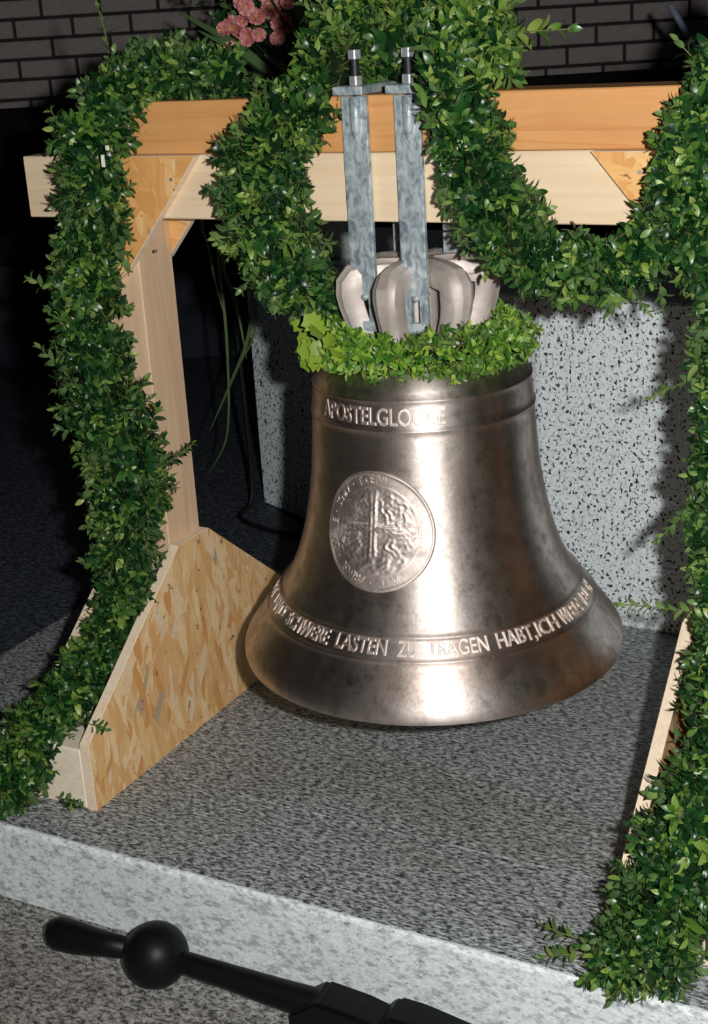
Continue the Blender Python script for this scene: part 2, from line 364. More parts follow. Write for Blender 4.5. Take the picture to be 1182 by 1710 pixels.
# ------------------------------------------------------------------ the bell
prof = [(.275, .346), (.2755, .352), (.2785, .3575), (.288, .3598), (.300, .359), (.315, .352), (.330, .341), (.345, .330), (.360, .3185), (.369, .3115),
        (.3715, .3130), (.3745, .3110), (.3752, .3062), (.3785, .3045), (.385, .2985), (.3915, .2935), (.398, .2885), (.4035, .2845), (.4050, .2868), (.4085, .2850), (.4092, .2805), (.414, .2775),
        (.425, .2695), (.44, .2600), (.47, .2465), (.50, .2365), (.53, .2280), (.56, .2215), (.59, .2160), (.62, .2115), (.65, .2080), (.68, .2055), (.71, .2035), (.735, .2018),
        (.7455, .2012), (.7465, .2034), (.7490, .2034), (.7498, .2008), (.765, .2000), (.775, .1990), (.788, .1975), (.7965, .1963), (.7978, .1988), (.8002, .1986), (.8010, .1955),
        (.812, .1900), (.820, .1820), (.828, .1720), (.834, .1600), (.838, .1480), (.8405, .1350), (.850, .1330), (.856, .1280), (.859, .115), (.860, .0)]
inner = [(.275, .346), (.281, .325), (.30, .300), (.33, .285), (.38, .262), (.44, .235), (.55, .205), (.70, .188), (.78, .175), (.815, .15), (.825, .10), (.825, 0)]
def lathe(p, seg=160):
    vs = []; fs = []
    for i, (z, r) in enumerate(p):
        for k in range(seg):
            a = 2*math.pi*k/seg; vs.append((max(r, .0005)*math.cos(a), max(r, .0005)*math.sin(a), z))
    for i in range(len(p)-1):
        for k in range(seg): fs.append((i*seg+k, i*seg+(k+1) % seg, (i+1)*seg+(k+1) % seg, (i+1)*seg+k))
    return vs, fs
bell = empty('church_bell', (0, 0, .279), label='large cast bronze bell with raised lettering and medallion hanging in the wooden frame', cat='bell')
def refine(p):  # keep creases at beads but smooth elsewhere
    return p
vs, fs = lathe(inner[::-1][:-1] + prof, 180)
mesh_obj('bell_body', vs, fs, M_bell, bell)
pz = np.array([p[0] for p in prof]); prr = np.array([p[1] for p in prof])
# base surface without beads, for lettering
bz = np.array([.279, .300, .330, .360, .3785, .3915, .4035, .414, .425, .44, .47, .50, .53, .56, .59, .62, .65, .68, .71, .7455, .775, .7965, .81])
br = np.array([.346, .359, .341, .3185, .3045, .2935, .2845, .2775, .2695, .26, .2465, .2365, .228, .2215, .2160, .2115, .208, .2055, .2035, .2012, .199, .1963, .192])
def surf(az, z, h):
    r = float(np.interp(z, bz, br)); dr = float(np.interp(z+.004, bz, br)-np.interp(z-.004, bz, br))/.008
    nr, nz = 1/math.hypot(1, dr), -dr/math.hypot(1, dr)
    return ((r+h*nr)*math.cos(az), (r+h*nr)*math.sin(az), z+h*nz)
def textmesh(s, size=1, ex=.05, bev=.02):
    cu_ = bpy.data.curves.new('t', 'FONT'); cu_.body = s; cu_.size = size; cu_.extrude = ex; cu_.bevel_depth = bev; cu_.bevel_resolution = 0; cu_.resolution_u = 3
    o = bpy.data.objects.new('t', cu_); COL.objects.link(o); dg = bpy.context.evaluated_depsgraph_get()
    me = bpy.data.meshes.new_from_object(o.evaluated_get(dg)); bpy.data.objects.remove(o); return me
def word(s, az0, az1, zmid, height, slant=1.0, h=.0011):
    me = textmesh(s); co = np.array([v.co[:] for v in me.vertices]); x0, x1 = co[:, 0].min(), co[:, 0].max(); y0, y1 = 0.0, .72
    for v in me.vertices:
        u = (v.co.x-x0)/(x1-x0); az = math.radians(az0+(az1-az0)*u); t = (v.co.y-y0)/(y1-y0)-.5
        v.co = surf(az, zmid+t*height*slant, h*(.5+v.co.z*14))
    for p in me.polygons: p.use_smooth = False
    o = link('lettering', me, M_relief, bell); return o
word('APOSTELGLOCKE', -124.2, -53.8, .7735, .030)
for s, a, b_ in (('PLAGT', -171, -150), ('UND', -145.5, -131), ('SCHWERE', -127.1, -102.6), ('LASTEN', -99.3, -80.2), ('ZU', -76.5, -70.4), ('TRAGEN', -66.4, -46), ('HABT,', -42.7, -27.5),
                 ('ICH', -26.7, -16.5), ('WERDE', -14.6, 1.8), ('EUCH', 4.5, 18.5)):
    word(s, a, b_, .3918, .0215, 1)
# medallion: heightfield disc wrapped on the bell
def med_h(x, y):
    r = math.hypot(x, y); h = .0012
    h += .0015*math.exp(-((r-.965)/.02)**2) + .0006*math.exp(-((r-.74)/.018)**2)
    if r < .72:
        def bar(cx, cy, wx, wy):
            return max(0, 1-max(abs(x-cx)/wx, abs(y-cy)/wy)**6)
        g = max(bar(-.05, .10, .075, .58), bar(-.06, .02, .46, .062)); h += .0026*g
        h -= .0010*max(0, 1-((x+.05)/.022)**2)*g
        best = 0
        for cx, cy, rr, th in ((-.50, .33, .15, .035), (-.30, .38, .13, .03), (-.32, .60, .11, .03), (-.46, .12, .10, .03), (.33, .33, .20, .03), (.33, .33, .10, .03), (.18, .52, .10, .03),
                               (.48, .12, .09, .03), (-.46, -.22, .16, .035), (.40, -.20, .20, .03), (.40, -.20, .11, .03), (-.22, -.44, .17, .03), (.08, -.46, .16, .03), (.34, -.48, .13, .03),
                               (-.44, -.42, .10, .03), (-.05, -.62, .10, .03), (.2, -.62, .09, .03), (.55, -.02, .07, .03)):
            d = math.hypot(x-cx, y-cy); an = math.atan2(y-cy, x-cx); ph = 7*cx+5*cy; best = max(best, math.exp(-((d-rr*(1+.18*math.cos(5*an+ph)))/(th*.8))**2)*(.55+.45*math.cos(2*an+3*ph)), .5*math.exp(-(math.hypot(x-cx-rr*.3, y-cy)/.045)**2))
        for k in range(5):   # radiating strokes
            a = -2.2-.22*k; ux, uy = math.cos(a), math.sin(a); px, py = x+.08, y+.02; t = px*ux+py*uy; d = abs(px*uy-py*ux)
            if .28 < t < .55: best = max(best, math.exp(-(d/.022)**2))
        h += .0015*best*(1-g) + .0004*math.sin(x*31+3*math.sin(y*17))*math.sin(y*37+2*math.sin(x*23))
    return h
MR = .1045; AZM = math.radians(-88.8); ZMED = .5745
nr_, na_ = 56, 150; vs = []; fs = []
for i in range(nr_+1):
    r = i/nr_
    for k in range(na_):
        a = 2*math.pi*k/na_; x, y = r*math.cos(a), r*math.sin(a); h = med_h(x, y) if i < nr_ else -.001
        vs.append(surf(AZM + x*MR/.2155, ZMED+y*MR, h))
for i in range(nr_):
    for k in range(na_): fs.append((i*na_+k, i*na_+(k+1) % na_, (i+1)*na_+(k+1) % na_, (i+1)*na_+k))
med = mesh_obj('medallion', vs, fs, M_relief, bell); med['label'] = 'round raised medallion with cross and ring of letters'
ring = 'E · SCHIV · T CETVI · LI TH APOSTOL · IV · VAMOK · ARENSE · ZV · '
for i, ch in enumerate(ring):
    if ch == ' ': continue
    th = math.radians(178 - i*360/len(ring)); me = textmesh(ch, 1, .05, .015)
    co = np.array([v.co[:] for v in me.vertices]); cx = (co[:, 0].min()+co[:, 0].max())/2
    for v in me.vertices:
        lx, ly = (v.co.x-cx)*.17, (v.co.y-.36)*.19
        x = (.855+ly)*math.cos(th) + lx*math.sin(th); y = (.855+ly)*math.sin(th) - lx*math.cos(th)
        v.co = surf(AZM + x*MR/.2155, ZMED+y*MR, .0015+v.co.z*.010)
    me.transform(Matrix.Translation(-Vector((0, 0, .279)))); o = bpy.data.objects.new('lettering', me); me.materials.append(M_relief); COL.objects.link(o); o.parent = med
def rv0(): return Vector((random.uniform(-1, 1), random.uniform(-1, 1), random.uniform(-1, 1)))
# crown of six arms
from_bm('crown_hub', (lambda bm: (bmesh.ops.create_cone(bm, cap_ends=True, segments=24, radius1=.036, radius2=.042, depth=.148, matrix=Matrix.Translation((0, 0, .933))), bmesh.ops.bevel(bm, geom=[e for e in bm.edges if abs(e.verts[0].co.z-e.verts[1].co.z) < .01 and e.verts[0].co.z > 1], offset=.006, segments=2, affect='EDGES'), bm)[-1])(bmesh.new()), M_crown, bell)
for k in range(6):
    a = math.radians(-90+60*k); ca, sa = math.cos(a), math.sin(a)
    K = [(.030, .986), (.062, .987), (.094, .984), (.110, .980), (.119, .968), (.1205, .952), (.1175, .932), (.1115, .912), (.1055, .892), (.102, .872), (.101, .850)]
    P = [Vector((ca*r, sa*r, z)) for r, z in K]; NP = len(P)
    SEC = [(-.0225, -.021), (0, -.023), (.0225, -.021), (.0245, -.012), (.0245, .004), (.0195, .0150), (.0125, .0185), (.0085, .0245), (-.0085, .0245), (-.0125, .0185), (-.0195, .0150), (-.0245, .004), (-.0245, -.012)]
    tan = Vector((-sa, ca, 0)); v = []; f = []; ns = len(SEC)
    for i, c_ in enumerate(P):
        t_ = (P[min(i+1, NP-1)]-P[max(i-1, 0)]).normalized(); on = tan.cross(t_)*-1
        if on.dot(Vector((ca, sa, 1.0))) < 0: on = -on
        g_ = [.95, .95, .97, 1.02, 1.06, 1.02, .96, .92, .92, .96, 1.02][i]
        for (a_, b_) in SEC: v.append(c_ + tan*a_*g_ + on*b_*g_ + rv0()*.0007)
    for i in range(NP-1):
        for q in range(ns): f.append((i*ns+q, i*ns+(q+1) % ns, (i+1)*ns+(q+1) % ns, (i+1)*ns+q))
    f += [tuple(range(ns))[::-1], tuple(range((NP-1)*ns, NP*ns))]
    ob = mesh_obj('crown_arm', v, f, M_crown, bell); bm = bmesh.new(); bm.from_mesh(ob.data)
    for e in bm.edges:
        if len(e.link_faces) == 2 and e.calc_face_angle(0) > .62: e.smooth = False
    bm.to_mesh(ob.data); bm.free()

# ------------------------------------------------------------------ steel hangers
def hexbm(x, y, z0, z1, r):
    bm = bmesh.new(); bmesh.ops.create_cone(bm, cap_ends=True, segments=6, radius1=r, radius2=r, depth=z1-z0, matrix=Matrix.Translation((x, y, (z0+z1)/2)) @ Matrix.Rotation(math.radians(30), 4, 'Z'))
    bmesh.ops.bevel(bm, geom=bm.edges[:], offset=.001, segments=1, affect='EDGES'); return bm
def hanger(x, dx, label):
    h = empty('steel_hanger', (x, 0, ZT+.001), label=label, cat='hanger', group='steel hangers clamped over the beam')
    x_front = x
    for s in (-1, 1):
        y0, y1 = (-WB-.0145, -WB-.0025) if s < 0 else (WB+.0025, WB+.0145)
        # strap with an open slot near the foot and folded rims
        w2 = .0235; zt, zb = ZT-.001, .887; x = x_front + (.022 if s > 0 else 0)
        bm = bmesh.new()
        outer = [(x-w2, zb), (x+w2, zb), (x+w2, zt), (x-w2, zt)]
        sl = [(x-.007, .905), (x+.009, .905), (x+.009, .952), (x-.007, .952)]
        A = [[bm.verts.new((p[0], yy, p[1])) for p in outer] for yy in (y0, y1)]; B = [[bm.verts.new((p[0], yy, p[1])) for p in sl] for yy in (y0, y1)]
        for i in range(4):
            j = (i+1) % 4
            bm.faces.new((A[0][i], A[0][j], B[0][j], B[0][i])); bm.faces.new((A[1][j], A[1][i], B[1][i], B[1][j]))
            bm.faces.new((A[0][j], A[0][i], A[1][i], A[1][j])); bm.faces.new((B[0][i], B[0][j], B[1][j], B[1][i]))
        bmesh.ops.recalc_face_normals(bm, faces=bm.faces[:])
        bmesh.ops.bevel(bm, geom=[e for e in bm.edges if abs(e.verts[0].co.y-e.verts[1].co.y) < 1e-5 and e.verts[0] in A[0] + A[1] and e.verts[1] in A[0]+A[1]], offset=.0018, segments=2, affect='EDGES')
        st = from_bm('strap', bm, M_galv, h)
        # rod end welded to the strap's face, tapering out
        yc = y0 if s < 0 else y1
        tube('weld_rod', [(x+.004, yc, ZT-.002), (x+.004, yc, ZT-.03), (x+.004, yc, ZT-.055), (x+.004, yc, ZT-.07), (x+.004, yc, ZT-.078)], [.0105, .0105, .009, .006, .001], M_galv, st, 14)
        yr = s*(WB+.009)
        tube('threaded_rod', [(x+.004, yr, ZT-.0)] + [(x+.004, yr, ZT+.018+.003*i) for i in range(17)], [.0075] + [.0070 if i % 2 else .0080 for i in range(17)], M_rod, h, 12)
        from_bm('nut', hexbm(x+.004, yr, ZT+.0165, ZT+.032, .0125), M_nut, h); from_bm('nut', hexbm(x+.004, yr, ZT+.058, ZT+.073, .0125), M_nut, h)
    x = x_front
    from_bm('clamp_bar', box_bm(x-.034, x+.022, -WB-.024, WB+.024, ZT+.0015, ZT+.016, .0018), M_galv, h)
    tube('cross_pin', [(x+.001, -WB-.016, .948), (x+.001, WB+.016, .948)], .0062, M_galv, h, 12)
hanger(-.0715, 0, 'left galvanised steel hanger strap clamped over the wooden beams')
hanger(.0265, 0, 'right galvanised steel hanger strap clamped over the wooden beams')

# ------------------------------------------------------------------ clapper lying on the lower step
FZ = -.168
clap = empty('bell_clapper', (-.28, -.60, FZ), label='black iron bell clapper with round ball lying below the stone step', cat='clapper')
ax0 = Vector((-.502, -.6155, FZ+.040)); 
dirc = Vector((.812, .035, 0)).normalized()
def cp(t, dz=0, dy=0): return Vector((-.272, -.606, 0)) + dirc*t + Vector((0, dy, FZ+.056+dz))
tube('tail', [cp(-.222, -.012), cp(-.218, -.010), cp(-.205, -.009), cp(-.17, -.009), cp(-.11, -.006), cp(-.045, 0)], [.018, .027, .0305, .029, .0225, .0175], M_black, clap, 20)
bm = bmesh.new(); bmesh.ops.create_uvsphere(bm, u_segments=40, v_segments=24, radius=.058)
for v in bm.verts: v.co = cp(0) + Vector((v.co.x*1.0, v.co.y, v.co.z))
from_bm('ball', bm, M_black, clap, True)
tube('shaft', [cp(.04), cp(.06, -.001), cp(.15, -.006), cp(.24, -.012), cp(.31, -.016), cp(.40, -.02)], [.018, .0195, .0215, .0245, .0275, .028], M_black, clap, 20)
def cbox(name, prof_, w2):
    """side outline along the shaft (t, dz), given width, chamfered"""
    bm = bmesh.new(); sd = Vector((-dirc.y, dirc.x, 0))
    A = [bm.verts.new(cp(t, dz) + sd*w2) for t, dz in prof_]; B = [bm.verts.new(cp(t, dz) - sd*w2) for t, dz in prof_]
    bm.faces.new(A); bm.faces.new(B[::-1]); n = len(A)
    for i in range(n): bm.faces.new((A[i], B[i], B[(i+1) % n], A[(i+1) % n]))
    bmesh.ops.recalc_face_normals(bm, faces=bm.faces[:]); bmesh.ops.bevel(bm, geom=bm.edges[:], offset=.006, segments=2, affect='EDGES')
    from_bm(name, bm, M_black, clap)
cbox('clamp_block', [(.275, -.056), (.275, -.02), (.325, .016), (.40, .008), (.455, -.006), (.455, -.056)], .034)
cbox('leather_joint', [(.425, -.056), (.425, -.012), (.455, .022), (.50, .020), (.59, .002), (.618, -.016), (.625, -.056)], .032)
from_bm('bolt_head', (lambda bm: (bmesh.ops.create_cone(bm, cap_ends=True, segments=6, radius1=.009, radius2=.008, depth=.007, matrix=Matrix.Translation(cp(.49, .006) + Vector((0.012, -.035, 0))) @ Matrix.Rotation(math.radians(90), 4, 'X')), bm)[-1])(bmesh.new()), M_rod, clap)

# ------------------------------------------------------------------ cable behind the bell
tag(tube('cable', spline([(-1.175, 1.215, .72), (-1.172, 1.21, .55), (-1.17, 1.215, .3), (-1.168, 1.215, .12), (-1.166, 1.20, .03), (-1.172, 1.165, .008), (-1.155, 1.11, .008), (-1.08, 1.06, .008), (-.97, 1.03, .008), (-.80, 1.02, .008), (-.6, .95, .008)], 60), .0075, M_rubber, None, 8),
    'thin black cable looping on the floor at the foot of the granite block', 'cable')

# ------------------------------------------------------------------ boxwood garlands
def leaf_template(n=6, wid=.215, cup=.05, bend=.10, obov=.05):
    """unit-length leaf along +Y, normal +Z"""
    vs = [(0, 0, 0)]; fs = []
    for i in range(1, n):
        t = i/n; w_ = wid*math.sin(math.pi*t**(1-obov))**.62; zc = bend*math.sin(math.pi*t)-.10*t
        vs += [(-w_, t, zc+cup*w_/wid), (0, t, zc), (w_, t, zc+cup*w_/wid)]
    vs.append((0, 1, -.12)); tip = len(vs)-1
    fs += [(0, 2, 1), (0, 3, 2)]
    for i in range(n-2):
        a = 1+3*i; fs += [(a, a+1, a+4, a+3), (a+1, a+2, a+5, a+4)]
    a = 1+3*(n-2); fs += [(a, a+1, tip), (a+1, a+2, tip)]
    return np.array(vs), fs
LV, LF = leaf_template(); LV_broad, LF_b = leaf_template(7, .22, .05, .1, 0)
def oak_template():
    vs = [(0, 0, 0)]; fs = []; W = [.07, .2, .12, .30, .2, .36, .24, .30, .15]
    for i, w_ in enumerate(W):
        t = (i+1)/10; zc = .06*math.sin(3*t); vs += [(-w_, t+(.04 if i % 2 else -.02), zc+.03), (0, t, zc), (w_, t+(.04 if i % 2 else -.02), zc+.03)]
    vs.append((0, 1, 0)); tip = len(vs)-1; fs += [(0, 2, 1), (0, 3, 2)]
    for i in range(len(W)-1):
        a = 1+3*i; fs += [(a, a+1, a+4, a+3), (a+1, a+2, a+5, a+4)]
    a = 1+3*(len(W)-1); fs += [(a, a+1, tip), (a+1, a+2, tip)]; return np.array(vs), fs
def build_leaves(name, tmpl, frames, mats, idx, parent, kind='stuff'):
    """frames: list of 3x4 arrays (rotation*scale | origin) in world space"""
    V, F = tmpl; n = len(frames)
    if not n: return
    Fm = np.array(frames); R3 = Fm[:, :, :3]; T = Fm[:, :, 3]
    co = np.einsum('nij,vj->nvi', R3, V) + T[:, None, :] - np.array(wloc(parent))
    nv = len(V); fs = [tuple(i+k*nv for i in f) for k in range(n) for f in F]
    me = bpy.data.meshes.new(name); me.from_pydata(co.reshape(-1, 3).tolist(), [], fs)
    for mm in mats: me.materials.append(mm)
    me.polygons.foreach_set('material_index', np.repeat(np.array(idx, dtype=np.int32), len(F))); me.polygons.foreach_set('use_smooth', np.ones(len(fs), bool)); me.update()
    o = bpy.data.objects.new(name, me); COL.objects.link(o); o.parent = parent; o['kind'] = kind; return o
LEAFMESH = {}
def single_leaf_mesh(tmpl, m, key):
    if key not in LEAFMESH:
        me = bpy.data.meshes.new('leaf'); me.from_pydata(tmpl[0].tolist(), [], tmpl[1]); me.materials.append(m)
        for p in me.polygons: p.use_smooth = True
        me.update(); LEAFMESH[key] = me
    return LEAFMESH[key]
def frame_of(p, d, nrm, s, w_=1.0):
    d = d.normalized(); x = d.cross(nrm)
    if x.length < 1e-4: x = d.orthogonal()
    x.normalize(); n = x.cross(d)
    return np.array([[x[i]*s*w_, d[i]*s, n[i]*s, p[i]] for i in range(3)])
def rv(): 
    v = Vector(rng.normal(size=3).tolist()); return v.normalized()
def sprig(p, d, length, ls, out, stems, tipl=.3, step=.0085, bendv=None, allight=False):
    """twig from p along d with opposite leaf pairs; out gets (frame, light)"""
    d = d.normalized(); perp = d.orthogonal().normalized(); n = max(3, int(length/step)); pts = [p.copy()]; a = random.random()*6
    bend = (rv()*.25 + (bendv or Vector((0, 0, 0))))
    for i in range(n):
        t = (i+1)/n; d = (d + bend*(1/n)).normalized(); p = p + d*step; pts.append(p.copy())
        a += math.pi/2 + random.uniform(-.3, .3); s = ls*(.75+.45*math.sin(math.pi*min(1, .25+t*.75)))*random.uniform(.8, 1.15)
        q = Matrix.Rotation(a, 3, d) @ perp; q = (q - d*q.dot(d)).normalized()
        light = allight or (t > .72 and random.random() < tipl) or random.random() < tipl*.25
        for sg in (1, -1):
            ld = (q*sg*random.uniform(.7, 1.05) + d*random.uniform(.45, 1.0) + rv()*.15).normalized(); out.append((frame_of(p, ld, (d + rv()*.35), s, random.uniform(.8, 1.15)), light))
    out.append((frame_of(p, d, rv(), ls*.8), True if random.random() < tipl*1.5 else False))
    stems.append(pts)
def garland(name, segs, label, cat, per=3.0, ls=.0225, tipl=.3, seed=1, extra=(), mats=None, squash=1.0, core=.5, nbig=290, base=None):
    """segs: list of (points [(x,y,z,radius)...]) paths"""
    random.seed(seed); global rng; rng = np.random.default_rng(seed)
    mats = mats or [M_dark, M_light]; leaves = []; stems = []; cv = []; cf_ = []
    for pts in segs:
        n = len(pts)*14; P = spline([p[:3] for p in pts], n); Rr = np.interp(np.linspace(0, len(pts)-1, n), range(len(pts)), [p[3] for p in pts])
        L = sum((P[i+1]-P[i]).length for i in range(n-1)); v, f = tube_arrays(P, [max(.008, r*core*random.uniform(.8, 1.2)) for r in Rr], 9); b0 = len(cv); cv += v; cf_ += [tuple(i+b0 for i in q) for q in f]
        tot = int(L*1000*per*float(np.mean(Rr))/.06*.27)
        for k in range(tot):
            u = random.random()*(n-1); i = min(int(u), n-2); fr = u-i; c_ = P[i].lerp(P[i+1], fr); r = (Rr[i]-.010)*(1+.22*math.sin(u*.9+seed)*math.sin(u*.37+2*seed)); t = (P[i+1]-P[i]).normalized()
            o_ = rv(); o_ = (o_ - t*o_.dot(t)).normalized(); o_ = (o_ + (CAM-c_).normalized()*.35).normalized(); sgn = 1 if random.random() < .75 else -1
            sl = random.uniform(.035, .065)*(.7+r/.12); start = c_ + o_*r*random.uniform(.12, .62)
            dd = (o_*random.uniform(.45, 1.0) + t*sgn*random.uniform(.2, 1.1) + rv()*.35)
            sl = min(sl, max(.02, (r*1.12 - (start-c_).length)/max(.25, dd.normalized().dot(o_))))
            sprig(start, dd, sl, ls*random.uniform(.8, 1.15), leaves, stems, tipl*(1.6 if random.random() < .3 else .45), .0098, None, random.random() < tipl*.35)
    loc = Vector(base or segs[0][-1][:3]); root = empty(name, loc, label=label, cat=cat)
    for (p, d, l_, s_, li, bv) in extra:       # protruding twigs are sprigs with leaves of their own
        lv = []; stt = []; sprig(Vector(p), Vector(d), l_, s_, lv, stt, .5, s_*.5, Vector(bv), li)
        v, f = tube_arrays(stt[0], .0011, 5); sp = mesh_obj('sprig', v, f, M_stem, root)
        for (fm, lt) in lv:
            o = bpy.data.objects.new('leaf', single_leaf_mesh((LV, LF), mats[1] if lt else mats[0], (mats[1] if lt else mats[0]).name)); COL.objects.link(o); o.parent = sp
            mm = Matrix([list(r_) for r_ in fm] + [[0, 0, 0, 1]]); mm.translation -= loc; o.matrix_local = mm
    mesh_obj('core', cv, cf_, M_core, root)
    sv = []; sf = []
    for pts in stems:
        v, f = tube_arrays(pts[::2] if len(pts) > 3 else pts, .0010, 3, False); b0 = len(sv); sv += v; sf += [tuple(i+b0 for i in q) for q in f]
    tag(mesh_obj('twigs', sv, sf, M_stem, root), kind='stuff')
    leaves = [q for q in leaves if not (-.12 < q[0][0, 3] < .065 and q[0][1, 3] < -.035 and 1.27 < q[0][2, 3] < 1.40)]
    # largest-showing leaves become parts, the others one stuff part
    ks = []
    for k, (fm, lt) in enumerate(leaves):
        p = Vector(fm[:, 3]); vd = (CAM-p); nn = Vector(fm[:, 2]); ks.append((abs(nn.dot(vd.normalized()))*40 + (-(vd.length))*1.6, k))
    ks.sort(reverse=True); big = set(k for _, k in ks[:nbig])
    for k in big:
        fm, lt = leaves[k]; mm_ = mats[1] if lt else mats[0]
        o = bpy.data.objects.new('leaf', single_leaf_mesh((LV, LF), mm_, mm_.name)); COL.objects.link(o); o.parent = root
        mm = Matrix([list(r_) for r_ in fm] + [[0, 0, 0, 1]]); mm.translation -= loc; o.matrix_local = mm
    rest = [k for k in range(len(leaves)) if k not in big]
    build_leaves('foliage', (LV, LF), [leaves[k][0] for k in rest], mats, [1 if leaves[k][1] else 0 for k in rest], root)
    print(name, len(leaves)); return root

left = [[(-0.33, -0.005, 1.325, 0.032), (-0.42, -0.01, 1.33, 0.048), (-0.5, -0.02, 1.33, 0.058), (-0.56, -0.05, 1.3, 0.064), (-0.588, -0.1, 1.24, 0.066), (-0.586, -0.125, 1.177, 0.062), (-0.6, -0.125, 1.068, 0.062), (-0.632, -0.13, 0.955, 0.07), (-0.636, -0.13, 0.839, 0.072), (-0.612, -0.133, 0.722, 0.086), (-0.586, -0.133, 0.614, 0.086), (-0.59, -0.133, 0.513, 0.072), (-0.606, -0.145, 0.416, 0.058), (-0.606, -0.17, 0.338, 0.052), (-0.622, -0.22, 0.262, 0.05), (-0.64, -0.3, 0.205, 0.058), (-0.664, -0.38, 0.14, 0.064), (-0.69, -0.435, 0.066, 0.056), (-0.705, -0.46, 0.032, 0.04)]]
lroot = garland('boxwood_garland', left, 'long boxwood garland draped down the left post of the frame to the floor', 'garland', 2.9, .0268, .22, 11,
        extra=[((-.60, -.02, 1.37), (-.02, 0, 1), .085, .020, True, (0, 0, 0)), ((-.53, -.10, .60), (1, 0, .5), .10, .019, False, (.1, 0, .2)), ((-.535, -.12, .68), (.7, 0, .8), .07, .022, False, (0, 0, 0)), ((-.54, -.13, .635), (.9, -.1, .5), .07, .022, False, (0, 0, 0)), ((-.56, -.14, .75), (.5, -.2, .9), .06, .022, False, (0, 0, 0)), ((-.57, -.14, .93), (1, -.2, -.1), .045, .022, False, (0, 0, 0)), ((-.57, -.14, .83), (1, -.2, .3), .05, .022, False, (0, 0, 0)), ((-.70, -.14, .95), (-1, -.2, .5), .05, .024, False, (0, 0, 0)), ((-.70, -.14, .80), (-1, -.2, .6), .06, .024, False, (0, 0, 0)), ((-.68, -.14, .68), (-.9, -.2, -.2), .05, .024, False, (0, 0, 0)),
               ((-.54, -.10, 1.245), (1, -.2, .1), .055, .019, False, (0, 0, -.3)), ((-.575, -.37, .165), (1, -.1, .15), .075, .018, False, (0, 0, 0)), ((-.59, -.45, .045), (1, -.2, -.05), .07, .018, False, (0, 0, 0)),
               ((-.63, -.13, 1.25), (-.6, -.1, .5), .045, .020, False, (0, 0, 0))])
for (x, y, hw, hh) in ((179, 247, 3, 4), (172, 269, 3, 10)):
    c_ = Vector((CAM.x, CAM.y, CAM.z)); dd_ = cf + cr*((x-591)/2335.4) - cu*((y-855)/2335.4); c_ = CAM + dd_*((-.208-CAM.y)/dd_.y); k_ = 1/960
    from_bm('paper_tie', box_bm(c_.x-hw*k_*1.2, c_.x+hw*k_*1.2, c_.y-.0008, c_.y+.0008, c_.z-hh*k_, c_.z+hh*k_, .0004), M_paper, lroot)
cen = [[(-.02, .01, 1.37, .052), (-.10, -.01, 1.345, .055), (-.150, -.075, 1.290, .062), (-.195, -.115, 1.240, .074), (-.224, -.125, 1.165, .068), (-.238, -.115, 1.085, .084), (-.228, -.085, 1.02, .076), (-.205, -.055, .96, .052), (-.178, -.03, .915, .024)],
       [(-.02, .01, 1.37, .052), (.05, -.005, 1.355, .055), (.115, -.085, 1.305, .060), (.155, -.122, 1.235, .058), (.178, -.122, 1.155, .060), (.205, -.105, 1.085, .066), (.262, -.085, 1.022, .056),
        (.345, -.08, 1.012, .052), (.425, -.09, 1.035, .050), (.478, -.11, 1.10, .046), (.510, -.12, 1.17, .046)]]
garland('boxwood_garland', cen, 'boxwood garland hung over the middle of the beam and swagged to the right post', 'garland', 2.9, .0268, .3, 23,
        extra=[((.135, -.03, 1.365), (1, .2, .12), .16, .033, True, (0, 0, -.1)), ((.10, -.02, 1.37), (.8, .2, .7), .07, .02, True, (0, 0, 0)), ((-.17, -.13, 1.205), (1, -.2, .2), .075, .019, False, (0, 0, 0)),
               ((-.26, -.13, 1.13), (-1, -.1, .0), .05, .02, False, (0, 0, 0)), ((.40, -.08, .99), (.6, 0, -.8), .06, .019, False, (0, 0, 0))], base=(0, 0, 1.35))
right = [[(.590, -.01, 1.405, .022), (.562, -.03, 1.35, .026), (.528, -.08, 1.285, .034), (.512, -.125, 1.19, .052), (.512, -.13, 1.11, .058), (.552, -.13, 1.02, .042), (.570, -.13, .885, .042), (.575, -.13, .741, .044), (.572, -.13, .60, .044),
          (.59, -.14, .495, .048), (.605, -.20, .41, .058), (.615, -.28, .30, .072), (.605, -.375, .205, .086), (.580, -.445, .11, .085), (.55, -.475, .045, .055), (.515, -.49, .028, .035)]]
garland('boxwood_garland', right, 'boxwood garland hung down the right post and heaped on the step edge', 'garland', 4.2, .0268, .25, 37,
        extra=[((.565, -.15, .475), (-1, -.1, .03), .15, .021, True, (0, 0, 0)), ((.55, -.13, .865), (-1, -.1, -.35), .10, .018, False, (0, 0, 0)), ((.455, -.47, .04), (-1, -.15, .05), .06, .024, False, (0, 0, 0)), ((.47, -.49, .03), (-.9, -.35, -.1), .07, .024, False, (0, 0, 0)),
               ((.50, -.50, .03), (-.35, -.9, -.1), .05, .02, False, (0, 0, 0)), ((.55, -.50, .03), (.0, -1, -.1), .055, .02, False, (0, 0, 0)), ((.60, -.49, .03), (.3, -1, -.1), .05, .02, False, (0, 0, 0)),
               ((.55, -.14, .665), (-.75, -.1, -.6), .11, .018, False, (0, 0, 0)), ((.46, -.10, 1.00), (.2, 0, -1), .05, .018, False, (0, 0, 0)), ((.505, -.06, 1.31), (-.6, -.1, .8), .05, .024, False, (0, 0, 0))])
